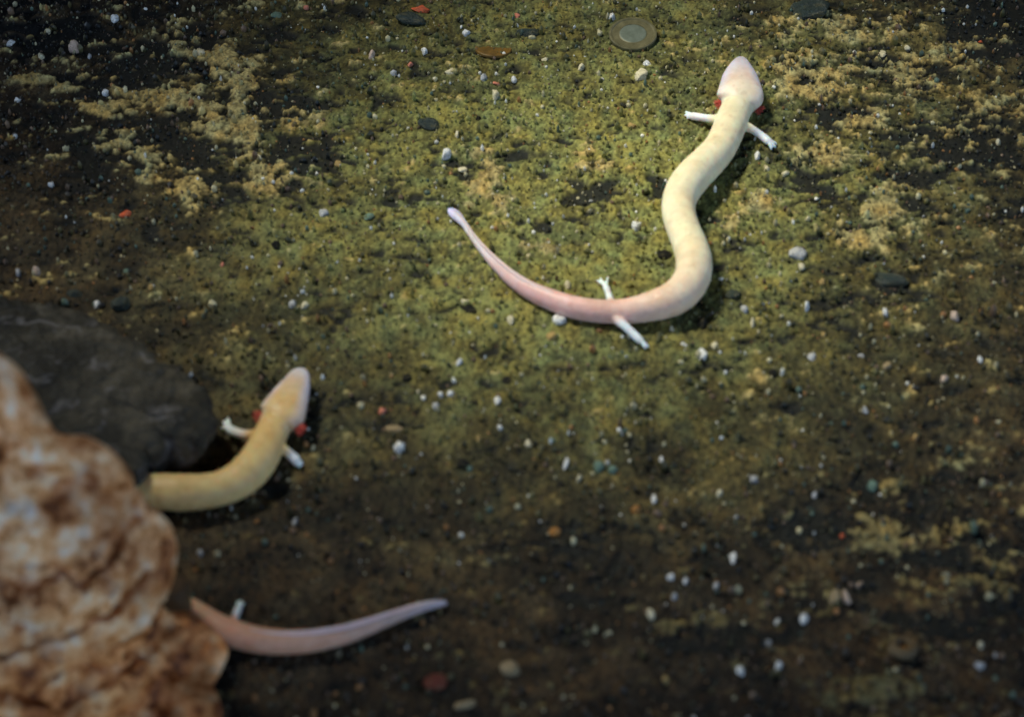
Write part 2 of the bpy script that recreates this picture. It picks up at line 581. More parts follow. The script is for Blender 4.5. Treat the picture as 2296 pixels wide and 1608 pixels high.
V, Q, T = disc_mesh(ro3, cw, 90, rock_fn)
Q, T = fix_out(V, Q, T)
d_out = np.full(len(V), 9.0)
for w_ in ro3:
    d_out = np.minimum(d_out, np.sum((V - w_) ** 2, 1))
d_out = np.sqrt(d_out)
keep = smooth(0.0, 0.022, d_out)[:, None]
cR = np.array([cw[0], Y0, cw[2]])
rs_ = np.random.default_rng(5)
for _ in range(26):                              # broken faces
    nn = np.array([rs_.normal() * 0.75, -1.0, rs_.normal() * 0.75 + 0.15]); nn /= np.linalg.norm(nn)
    sv_ = (V - cR) @ nn
    V = V - np.clip(sv_ - np.quantile(sv_, rs_.uniform(0.86, 0.96)), 0, None)[:, None] * nn * 0.92 * keep
N = vert_normals(V, Q, T)
front = N[:, 1] < 0.25
d1 = fbm(V[:, 0] * 26, V[:, 1] * 26, V[:, 2] * 26, 5, 0.52)
rid = 1 - np.abs(fbm(V[:, 0] * 17 + 4, V[:, 1] * 17, V[:, 2] * 22, 4))
amt = np.where(front, 1.0, 0.35) * (0.4 + 0.6 * smooth(0, 0.012, d_out))
d3 = fbm(V[:, 0] * 75, V[:, 1] * 75, V[:, 2] * 75, 4, 0.55)
wp = np.stack([rng.uniform(-0.42, -0.08, 420), rng.uniform(Y0 - 0.11, Y0 + 0.04, 420), rng.uniform(-0.05, 0.20, 420)], -1)
wv = V + 0.012 * np.stack([d3 * 0 + fbm(V[:, 0] * 40 + i * 9, V[:, 1] * 40, V[:, 2] * 40, 3) for i in range(3)], -1)
f1 = np.full(len(V), 9.0); f2 = np.full(len(V), 9.0)
for w_ in wp:
    dd = np.linalg.norm(wv - w_, axis=1)
    f2 = np.where(dd < f1, f1, np.minimum(f2, dd)); f1 = np.minimum(f1, dd)
crag = np.clip((f2 - f1) / 0.012, 0, 1)
V = V + N * ((0.003 * (crag - 0.6) + 0.007 * d1 + 0.008 * (rid - 0.75) + 0.0040 * d3) * amt)[:, None]
# level crevices across the lower half and scattered pits
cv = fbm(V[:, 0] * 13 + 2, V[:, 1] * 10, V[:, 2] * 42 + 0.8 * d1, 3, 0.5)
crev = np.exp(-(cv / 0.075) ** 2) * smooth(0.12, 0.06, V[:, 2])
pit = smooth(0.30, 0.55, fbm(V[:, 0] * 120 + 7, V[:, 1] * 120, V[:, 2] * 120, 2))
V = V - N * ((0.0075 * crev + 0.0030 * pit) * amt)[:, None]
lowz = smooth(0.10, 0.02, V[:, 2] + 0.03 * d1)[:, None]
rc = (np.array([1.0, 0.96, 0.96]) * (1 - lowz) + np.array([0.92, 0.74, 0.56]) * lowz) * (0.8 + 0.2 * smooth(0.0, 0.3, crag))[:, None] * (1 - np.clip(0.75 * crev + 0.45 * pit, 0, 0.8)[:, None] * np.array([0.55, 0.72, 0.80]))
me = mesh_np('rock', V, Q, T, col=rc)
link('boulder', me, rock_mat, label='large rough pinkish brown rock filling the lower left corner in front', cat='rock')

# dark stone wedged into the notch of that rock
V = IV.copy()
for dv, hv in (((1, 0, 0), .55), ((-1, 0, 0), .6), ((0, 0, 1), .6), ((0, -1, 0), .5), ((.5, -.4, .6), .7), ((-.3, .2, .9), .65)):
    dv = np.array(dv, float); dv /= np.linalg.norm(dv)
    V = V - np.clip(V @ dv - hv, 0, None)[:, None] * dv
V = V / np.abs(V).max(0) * (1 + 0.10 * fbm(V[:, 0] * 2, V[:, 1] * 2, V[:, 2] * 2, 4))[:, None]
wq = at_y(391, 1350, Y0 + 0.008)
V = V * np.array([33 * mpp(wq), 0.008, 0.031]) + np.array([wq[0], wq[1], 0.012])
link('wedge_stone', mesh_np('wedge_stone', V, None, IT), SM['dark brown'], label='dark reddish brown stone wedged at the notch of the large rock', cat='rock')

# grey slab lying behind it
SO = [(-420, 700), (-200, 660), (0, 664), (105, 680), (183, 703), (262, 740), (340, 777), (405, 828), (446, 866), (474, 909), (470, 954),
      (436, 990), (372, 1004), (330, 1030), (298, 1060), (180, 1066), (0, 1066), (-250, 1050), (-420, 900)]
ST = 0.026
so2 = catmull([tuple(at(a, b, ST * 0.85)[:2]) for a, b in SO], 260, True)
so2 = so2 + 0.0042 * np.stack([fbm(so2[:, 0] * 130, so2[:, 1] * 130, so2[:, 0] * 0 + i * 7, 4, 0.6) for i in (1, 2)], -1)
cs = at(140, 870, ST * 0.85)


def slab_fn(p2, t, side):
    c2 = cs[:2]
    if side == 1:
        z = ST * 0.80 + ST * 0.20 * np.clip(1 - t ** 10, 0, 1) + 0.003 * (1 - t)
        return np.stack([p2[:, 0], p2[:, 1], z], -1)
    z = ST * 0.80 - ST * 1.0 * np.clip(1 - t ** 9, 0, 1) ** 0.7
    sh = 1 - 0.14 * np.clip(1 - t ** 9, 0, 1)
    q2 = c2 + (p2 - c2) * sh[:, None]
    return np.stack([q2[:, 0], q2[:, 1], z], -1)


V, Q, T = disc_mesh(so2, cs[:2], 60, slab_fn)
Q, T = fix_out(V, Q, T)
N = vert_normals(V, Q, T)
d1 = fbm(V[:, 0] * 32, V[:, 1] * 32, V[:, 2] * 60, 5, 0.55)
d2 = fbm(V[:, 0] * 12, V[:, 1] * 12, V[:, 2] * 20 + 3, 3)
V = V + N * (0.0038 * d1 + 0.003 * d2 + 0.0015 * fbm(V[:, 0] * 140, V[:, 1] * 140, V[:, 2] * 140, 3))[:, None]
me = mesh_np('slab', V, Q, T)
link('slab_rock', me, slab_mat, label='flat dark grey slab of rock behind the large pinkish rock', cat='rock')


# ------------------------------------------------------------------ olms
def tube(pts, rads, nseg=14, flat=None, side_hint=None):
    """closed tapered tube; rads: (half width, half height) for each point"""
    pts = np.asarray(pts, float)
    tan = np.gradient(pts, axis=0)
    tan /= np.linalg.norm(tan, axis=1, keepdims=True) + 1e-12
    up = np.array([0, 0, 1.0])
    sd = np.cross(tan, up)
    ln = np.linalg.norm(sd, axis=1, keepdims=True)
    sd = np.where(ln < 1e-4, np.array([[1.0, 0, 0]]), sd / np.maximum(ln, 1e-6))
    up2 = np.cross(sd, tan)
    a = np.arange(nseg) / nseg * 2 * math.pi
    ring = (np.cos(a)[None, :, None] * sd[:, None, :] * rads[:, 0][:, None, None]
            + np.sin(a)[None, :, None] * up2[:, None, :] * rads[:, 1][:, None, None])
    V = (pts[:, None, :] + ring).reshape(-1, 3)
    n = len(pts)
    i = np.arange(n * nseg).reshape(n, nseg)
    j = np.roll(i, -1, axis=1)
    Q = np.stack([i[:-1], j[:-1], j[1:], i[1:]], -1).reshape(-1, 4)
    V = np.vstack([V, pts[:1], pts[-1:]])
    c0, c1 = n * nseg, n * nseg + 1
    T = np.vstack([np.stack([np.full(nseg, c0), j[0], i[0]], -1), np.stack([np.full(nseg, c1), i[-1], j[-1]], -1)])
    return V, Q, T


def join(parts):
    V, Q, T, n = [], [], [], 0
    for v, q_, t_2 in parts:
        V.append(v); Q.append(q_ + n); T.append(t_2 + n)
        n += len(v)
    return np.vstack(V), np.vstack(Q), np.vstack(T)


def limb(path, r0, r1, digits=(), n=16):
    """path of (px, py, z); digits: ends of toes (px, py)"""
    P = np.array([at(a, b, z) for a, b, z in path])
    C = catmull(P, n)
    s = np.linspace(0, 1, n)
    rr = r0 + (r1 - r0) * s
    rr = rr * (1 + 0.12 * np.cos(s * 2 * math.pi * 1.0))
    rr[-1] *= 0.7
    out = [tube(C, np.stack([rr, rr], -1), 12)]
    for (a, b) in digits:
        e = at(a, b, 0.0012)
        D = np.linspace(C[-2], e, 7)
        D[1:-1, 2] += 0.0006
        dr = np.linspace(r1 * 0.62, r1 * 0.40, 7)
        dr[-1] *= 0.6
        out.append(tube(D, np.stack([dr, dr], -1), 10))
    return out


def gill_mesh(origin, out_dir, back_dir, size):
    """three feathery stalks fanning out behind the jaw"""
    parts = []
    out_dir = out_dir / np.linalg.norm(out_dir); back_dir = back_dir / np.linalg.norm(back_dir)
    for kx, (lift, sw) in enumerate(((0.55, 0.45), (0.2, 0.85), (-0.1, 1.2))):
        d = out_dir * (1.0 - 0.25 * kx) + back_dir * sw * 0.75 + np.array([0, 0, lift * 0.6])
        d /= np.linalg.norm(d)
        s = np.linspace(0, 1, 9)[:, None]
        C = origin + d * size * s + np.array([0, 0, -0.25 * size]) * s ** 2
        rr = size * 0.10 * (1 - 0.65 * s[:, 0])
        parts.append(tube(C, np.stack([rr, rr], -1), 8))
        for i in range(2, 9):
            for sg in (-1, 1):
                dd = np.cross(d, [0, 0, 1.0]) * sg + d * 0.5 + np.array([0, 0, 0.3 * math.sin(i * 2.1)])
                dd /= np.linalg.norm(dd)
                D = np.linspace(C[i], C[i] + dd * size * (0.50 - 0.03 * i), 5)
                r2 = np.linspace(size * 0.050, size * 0.018, 5)
                parts.append(tube(D, np.stack([r2, r2], -1), 6))
    return join(parts)


def make_olm(name, label, path, cols, limbs, gills, lift=0.0, tip=None, fin=(0.72,), edge=1.0):
    """path: (px, py, half width px, height factor); cols: stops (s 0..1, rgb)"""
    pts, rad = [], []
    for (a, b, hw, hf, *zx) in path:
        g = at(a, b, 0.008)
        r = hw * mpp(g)
        z = r * hf + 0.0008 + (zx[0] if zx else 0)
        w3 = at(a, b, z)
        pts.append(w3); rad.append((r, r * hf))
    arr = np.hstack([np.array(pts), np.array(rad)])
    n = 260
    S = catmull(arr, n)
    C, Rr = S[:, :3], np.maximum(S[:, 3:5], 0.0004)
    al = np.concatenate([[0], np.cumsum(np.linalg.norm(np.diff(C, axis=0), axis=1))])
    sv = np.linspace(0, 1, n)
    groove = 1 - 0.022 * smooth(0.14, 0.2, sv) * smooth(0.72, 0.62, sv) * np.clip(np.sin(al / 0.0062 * 2 * math.pi), -0.2, 1) ** 2
    Rr = Rr * groove[:, None]
    parts = [tube(C, Rr, 28)]
    for L in limbs:
        parts += limb(**L)
    if tip is not None:
        g = at(tip[0], tip[1], 0.004)
        rr = tip[2] * mpp(g)
        th = np.linspace(0, math.pi, 9)
        c = np.array([g - R_ * 0]) + np.stack([np.cos(th) * rr, 0 * th, 0 * th], -1)
        rads = np.stack([np.sin(th) * rr + 1e-4, np.sin(th) * rr * 0.9 + 1e-4], -1)
        parts.append(tube(c, rads, 14))
    V, Q, T = join(parts)
    me0 = mesh_np('tmp', V, Q, T)
    o = bpy.data.objects.new('tmp', me0)
    scn.collection.objects.link(o)
    m = o.modifiers.new('r', 'REMESH'); m.mode = 'VOXEL'; m.voxel_size = 0.00045; m.use_smooth_shade = True
    m2 = o.modifiers.new('s', 'SMOOTH'); m2.factor = 0.5; m2.iterations = 6
    dg = bpy.context.evaluated_depsgraph_get()
    me = bpy.data.meshes.new_from_object(o.evaluated_get(dg))
    bpy.data.objects.remove(o); bpy.data.meshes.remove(me0)
    nv = len(me.vertices)
    co = np.empty(nv * 3, dtype=np.float32); me.vertices.foreach_get('co', co); co = co.reshape(-1, 3)
    # colour along the body (the animal's own pigmentation)
    best = np.full(nv, 1e9); si = np.zeros(nv, int)
    for i in range(0, n, 2):
        d = np.sum((co - C[i]) ** 2, 1)
        mk = d < best
        best[mk] = d[mk]; si[mk] = i
    s = si / (n - 1)
    stops = np.array([c[0] for c in cols]); cc = np.array([c[1] for c in cols])
    col = np.stack([np.interp(s, stops, cc[:, i]) for i in range(3)], -1)
    rel = np.sqrt(best) / Rr[si, 0]
    hl = np.hypot(co[:, 0] - C[si, 0], co[:, 1] - C[si, 1]) / Rr[si, 0]
    hd = (smooth(0.40, 0.85, hl) * smooth(0.15, 0.05, s) * edge)[:, None]
    col = col * (1 - hd) + np.array([0.64, 0.60, 0.74]) * hd
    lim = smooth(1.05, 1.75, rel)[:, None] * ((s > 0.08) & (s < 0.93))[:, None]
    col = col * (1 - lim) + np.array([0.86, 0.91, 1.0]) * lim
    f1 = fbm(co[:, 0] * 90, co[:, 1] * 90, co[:, 2] * 90, 3)
    f2_ = fbm(co[:, 0] * 260 + 5, co[:, 1] * 260, co[:, 2] * 260, 3)
    col = col * (1 + 0.16 * f1[:, None] * np.array([0.4, 0.9, 1.4]) + 0.12 * f2_[:, None] * np.array([0.3, 0.8, 1.1]))
    sp = smooth(0.42, 0.60, fbm(co[:, 0] * 420, co[:, 1] * 420, co[:, 2] * 420 + 3, 2)) * 0.22
    col = col * (1 - sp[:, None] * (1 - np.array([0.62, 0.48, 0.42])))
    a_ = me.attributes.new('col', 'FLOAT_COLOR', 'POINT')
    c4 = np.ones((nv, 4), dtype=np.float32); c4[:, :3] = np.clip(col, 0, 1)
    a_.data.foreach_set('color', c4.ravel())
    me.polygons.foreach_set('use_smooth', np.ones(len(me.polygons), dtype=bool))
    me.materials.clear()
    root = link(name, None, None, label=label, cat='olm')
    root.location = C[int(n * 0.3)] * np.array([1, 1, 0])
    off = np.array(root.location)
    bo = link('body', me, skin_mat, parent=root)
    bo.location = -off
    # low translucent fin along the top of the tail
    i0 = int(n * fin[0]); m_f = n - 3 - i0
    F0 = C[i0:i0 + m_f]; R0 = Rr[i0:i0 + m_f]
    sf = np.linspace(0, 1, m_f)
    Fc = F0 + np.array([0, 0, 1.0]) * R0[:, 1:2] * 0.5
    hgt = 0.0019 * np.sin(sf * math.pi) ** 1.2
    fv = tube(Fc, np.stack([np.minimum(0.0011, R0[:, 0] * 0.3), R0[:, 1] * 0.44 + hgt], -1), 10)
    fo = link('tail_fin', mesh_np('tail_fin', *fv), fin_mat, parent=root)
    fo.location = -off
    for (a, b, z, oa, ob, ba, bb, size) in gills:
        org = at(a, b, z)
        g = gill_mesh(org, at(oa, ob, z) - org, at(ba, bb, z) - org, size)
        gm = mesh_np('gill', *g)
        go = link('gill', gm, gill_mat, parent=root)
        go.location = -off
    return root


CREAM = (0.82, 0.75, 0.53)
olm_a = make_olm('olm', 'whole pale cream olm with pink tail curved in an S on the silt', [
    (1662, 130, 9, .60, .004), (1661, 137, 17, .62, .004), (1660, 152, 28, .60, .004), (1659.5, 170, 39, .56, .004), (1660, 190, 46, .54, .004),
    (1660, 208, 51.5, .54, .004), (1659, 221, 52, .56, .003), (1657, 229, 46, .64, .002), (1654, 237, 37.5, .80, .001), (1651, 244, 35.5, .88, .001), (1645, 258, 36, .92),
    (1638, 278, 37, .96), (1628, 303, 37, .98), (1611, 335, 37.5, 1), (1584, 365, 39.5, 1), (1556, 393, 41, 1), (1533, 424, 40.5, 1),
    (1522, 455, 38.5, 1), (1524, 488, 38, 1), (1535, 520, 38, 1), (1548, 552, 39.5, 1), (1556, 585, 41, 1), (1553, 618, 41.5, 1),
    (1538, 646, 41, 1), (1514, 667, 39.5, 1), (1484, 680, 37, 1), (1448, 690, 33, 1), (1412, 697, 30, 1), (1375, 699, 27.5, 1),
    (1335, 697, 26, 1.05), (1290, 690, 24.5, 1.1), (1240, 674, 22.5, 1.15), (1190, 652, 19.5, 1.15), (1150, 626, 16.5, 1.15), (1113, 593, 13, 1.1),
    (1082, 559, 10, 1.1), (1058, 528, 8, 1.1), (1042, 504, 8, 1.0), (1030, 490, 11, .8), (1020, 480, 13, .7), (1012, 472, 10, .6), (1007, 467, 4, .6)],
    [(0, (.58, .56, .74)), (.04, (.66, .60, .68)), (.09, (.78, .64, .56)), (.14, CREAM), (.48, (.84, .76, .54)), (.57, (.84, .68, .52)),
     (.66, (.80, .53, .46)), (.78, (.78, .47, .46)), (.86, (.72, .54, .56)), (.93, (.66, .62, .66)), (1, (.56, .57, .92))],
    [dict(path=[(1625, 268, .008), (1598, 266, .007), (1570, 262, .005), (1548, 259, .003)], r0=.0026, r1=.0018, digits=[(1536, 252), (1534, 260), (1540, 267)]),
     dict(path=[(1655, 278, .008), (1682, 287, .007), (1708, 304, .004), (1727, 320, .003)], r0=.0026, r1=.0018, digits=[(1742, 324), (1740, 333), (1730, 337)]),
     dict(path=[(1376, 695, .006), (1367, 668, .006), (1362, 652, .004), (1357, 641, .0025)], r0=.0021, r1=.0013, digits=[(1336, 629), (1344, 623), (1364, 620)]),
     dict(path=[(1372, 702, .006), (1396, 726, .006), (1420, 749, .004), (1440, 768, .0025)], r0=.0030, r1=.0015, digits=[(1455, 780), (1448, 784)])],
    [(1623, 225, .008, 1608, 226, 1621, 242, .0050), (1692, 234, .008, 1706, 238, 1690, 254, .0053)])

YEL = (0.76, 0.55, 0.25)
olm_b = make_olm('olm', 'yellowish olm curled behind the large rock, only front and tail showing', [
    (674, 831, 14, .60, .004), (671, 840, 23, .62, .004), (666, 855, 30, .60, .004), (658, 873, 38, .56, .004), (648, 893, 45, .54, .004), (638, 914, 51, .54, .004),
    (631, 931, 54, .56, .003), (625, 941, 47, .64, .002), (619, 950, 39, .80, .001), (614, 960, 37.5, .88, .001), (606, 976, 38.5, .92), (596, 1000, 40.5, .98), (582, 1028, 42.5, 1),
    (560, 1056, 43.5, 1), (530, 1080, 42, 1), (493, 1096, 40, 1), (450, 1103, 41, 1), (405, 1105, 43, 1), (360, 1103, 42, 1),
    (310, 1104, 41, 1), (262, 1115, 40, 1), (225, 1145, 40, 1), (212, 1195, 40, 1), (226, 1250, 40, 1), (265, 1300, 40, 1), (320, 1338, 38, 1), (375, 1358, 36, 1),
    (423, 1376, 35, 1), (470, 1400, 33, 1), (517, 1420, 31, 1.05), (580, 1436, 29, 1.1), (643, 1441, 27, 1.1), (705, 1437, 24, 1.15), (768, 1425, 21, 1.15),
    (818, 1409, 18, 1.15), (863, 1392, 16, 1.1), (910, 1374, 13.5, 1.1), (957, 1359, 11, 1.1), (985, 1354, 9, 1), (1002, 1353, 5, 1)],
    [(0, (.60, .62, .80)), (.02, (.66, .62, .66)), (.045, (.68, .52, .36)), (.08, (.70, .47, .22)), (.12, YEL), (.45, YEL), (.62, (.78, .50, .26)), (.70, (.78, .42, .27)),
     (.82, (.70, .40, .28)), (.92, (.54, .38, .33)), (1, (.42, .40, .48))],
    [dict(path=[(585, 978, .008), (556, 976, .007), (530, 970, .005), (511, 962, .003)], r0=.0026, r1=.0019, digits=[(497, 962), (500, 946), (511, 938)]),
     dict(path=[(615, 993, .008), (638, 1009, .007), (655, 1024, .004), (668, 1036, .003)], r0=.0026, r1=.0019, digits=[(680, 1044), (672, 1050), (662, 1046)]),
     dict(path=[(515, 1412, .006), (526, 1388, .006), (531, 1374, .004), (536, 1362, .0025)], r0=.0021, r1=.0013, digits=[(532, 1350), (542, 1347), (549, 1355)])],
    [(592, 928, .009, 578, 924, 585, 948, .0044), (664, 950, .009, 678, 955, 660, 972, .0052)], edge=0.75)

# ------------------------------------------------------------------ coins lying in the silt
coin_rim, nt, p = mat_new('tarnished_brass', 0.45, 0.5)
n1 = noise_node(nt, 300, 4)
r1 = ramp(nt, n1.outputs['Fac'], [(0.3, (0.075, 0.070, 0.032)), (0.7, (0.16, 0.145, 0.075))])
nt.links.new(r1.outputs[0], p.inputs['Base Color']); p.inputs['Metallic'].default_value = 0.15
coin_mid, nt, p = mat_new('tarnished_silver', 0.4, 0.5)
n1 = noise_node(nt, 300, 4)
r1 = ramp(nt, n1.outputs['Fac'], [(0.3, (0.10, 0.125, 0.095)), (0.7, (0.17, 0.20, 0.165))])
nt.links.new(r1.outputs[0], p.inputs['Base Color']); p.inputs['Metallic'].default_value = 0.15
copper, nt, p = mat_new('tarnished_copper', 0.5, 0.5)
n1 = noise_node(nt, 250, 4)
r1 = ramp(nt, n1.outputs['Fac'], [(0.3, (0.09, 0.05, 0.010)), (0.7, (0.22, 0.12, 0.022))])
nt.links.new(r1.outputs[0], p.inputs['Base Color']); p.inputs['Metallic'].default_value = 0.1


def lathe(profile, n=64):
    pr = np.array(profile)
    a = np.arange(n) / n * 2 * math.pi
    V = np.stack([pr[:, 0][:, None] * np.cos(a), pr[:, 0][:, None] * np.sin(a), np.repeat(pr[:, 1][:, None], n, 1)], -1).reshape(-1, 3)
    i = np.arange(len(pr) * n).reshape(len(pr), n); j = np.roll(i, -1, 1)
    Q = np.stack([i[:-1], j[:-1], j[1:], i[1:]], -1).reshape(-1, 4)
    return V, Q[:, ::-1]


def coin(cx, cy, wpx, ring_r, mat_a, mat_b, label, tilt=(0.05, -0.06), sink=0.0):
    g = at(cx, cy, 0.002)
    R = wpx / 2 * mpp(g)
    t = R * 0.17
    V, Q = lathe([(R * ring_r, 0), (R * ring_r, t * .85), (R * (ring_r + .03), t * .8), (R * .86, t * .8), (R * .90, t), (R * .97, t), (R, t * .85), (R, 0.1 * t), (R * .97, 0), (R * ring_r, 0)])
    root = link('coin', mesh_np('coin', V, Q, smooth_shade=False), mat_a, label=label, cat='coin')
    V, Q = lathe([(1e-5, t * .92), (R * ring_r * .5, t * .92), (R * ring_r * .9, t * .86), (R * ring_r * .995, t * .8), (R * ring_r * .995, t * .1), (1e-5, t * .1)])
    link('inner_disc', mesh_np('inner', V, Q, smooth_shade=False), mat_b, parent=root)
    root.location = (g[0], g[1], float(bed_z(g[0], g[1])) + 0.001 - sink)
    root.rotation_euler = (tilt[0], tilt[1], 0.3)
    return root


coin(1419, 80, 108, .56, coin_rim, coin_mid, 'pale round coin with a lighter grey centre near the top edge', (0.10, -0.05))
coin(1106, 97, 82, .72, copper, copper, 'small orange brown coin half buried in silt left of the pale coin', (-0.16, 0.10), 0.0017)

# ------------------------------------------------------------------ pebbles one can pick out


def pebble_mesh(kind, seed):
    V = IV.copy()
    rs = np.random.default_rng(seed)
    if kind in ('angular', 'smooth'):
        for _ in range(9 if kind == 'angular' else 6):                       # knock flat facets off
            d = rs.normal(size=3); d /= np.linalg.norm(d)
            h = rs.uniform(.55, .85)
            s = V @ d
            V = V - np.clip(s - h, 0, None)[:, None] * d * 0.95
        V *= 1.10
    o = rs.uniform(0, 50, 3)
    dn = fbm(V[:, 0] * 1.3 + o[0], V[:, 1] * 1.3 + o[1], V[:, 2] * 1.3 + o[2], 4, .6)
    V = V * (1 + (0.30 if kind != 'smooth' else 0.26) * dn)[:, None]
    return mesh_np('pebble_' + kind, V, None, IT)


_pm = {}


def pebble_data(kind, i, matname):
    key = (kind, i, matname)
    if key not in _pm:
        me = pebble_mesh(kind, 100 + i * 7 + len(kind))
        me.materials.append(SM[matname])
        _pm[key] = me
    return _pm[key]


SPIN = math.sin(PITCH), math.cos(PITCH)


def pebble(cx, cy, w, h, colour, label, kind='smooth', name='pebble', cat='pebble', group=None, sink=0.42):
    g = at(cx, cy, 0.0)
    m_ = mpp(g)
    f_ = random.uniform(0.76, 0.95)
    a = w / 2 * m_ * f_
    hh = h / 2 * m_ * f_
    if h >= 0.85 * w:
        b = c = hh
    else:
        c = min(hh * 0.9, a * 0.5)
        b = math.sqrt(max(hh ** 2 - (c * SPIN[1]) ** 2, (0.3 * hh) ** 2)) / SPIN[0]
    zc = c * (1 - 2 * sink)
    w3 = at(cx, cy, zc)
    i = random.randrange(9)
    o = link(name, pebble_data(kind, i, colour), None, label=label, cat=cat, group=group)
    o.location = (w3[0], w3[1], float(bed_z(w3[0], w3[1])) + zc)
    o.scale = (a, b, c)
    o.rotation_euler = (random.uniform(-.3, .3), random.uniform(-.3, .3), random.uniform(-.5, .5))
    return o


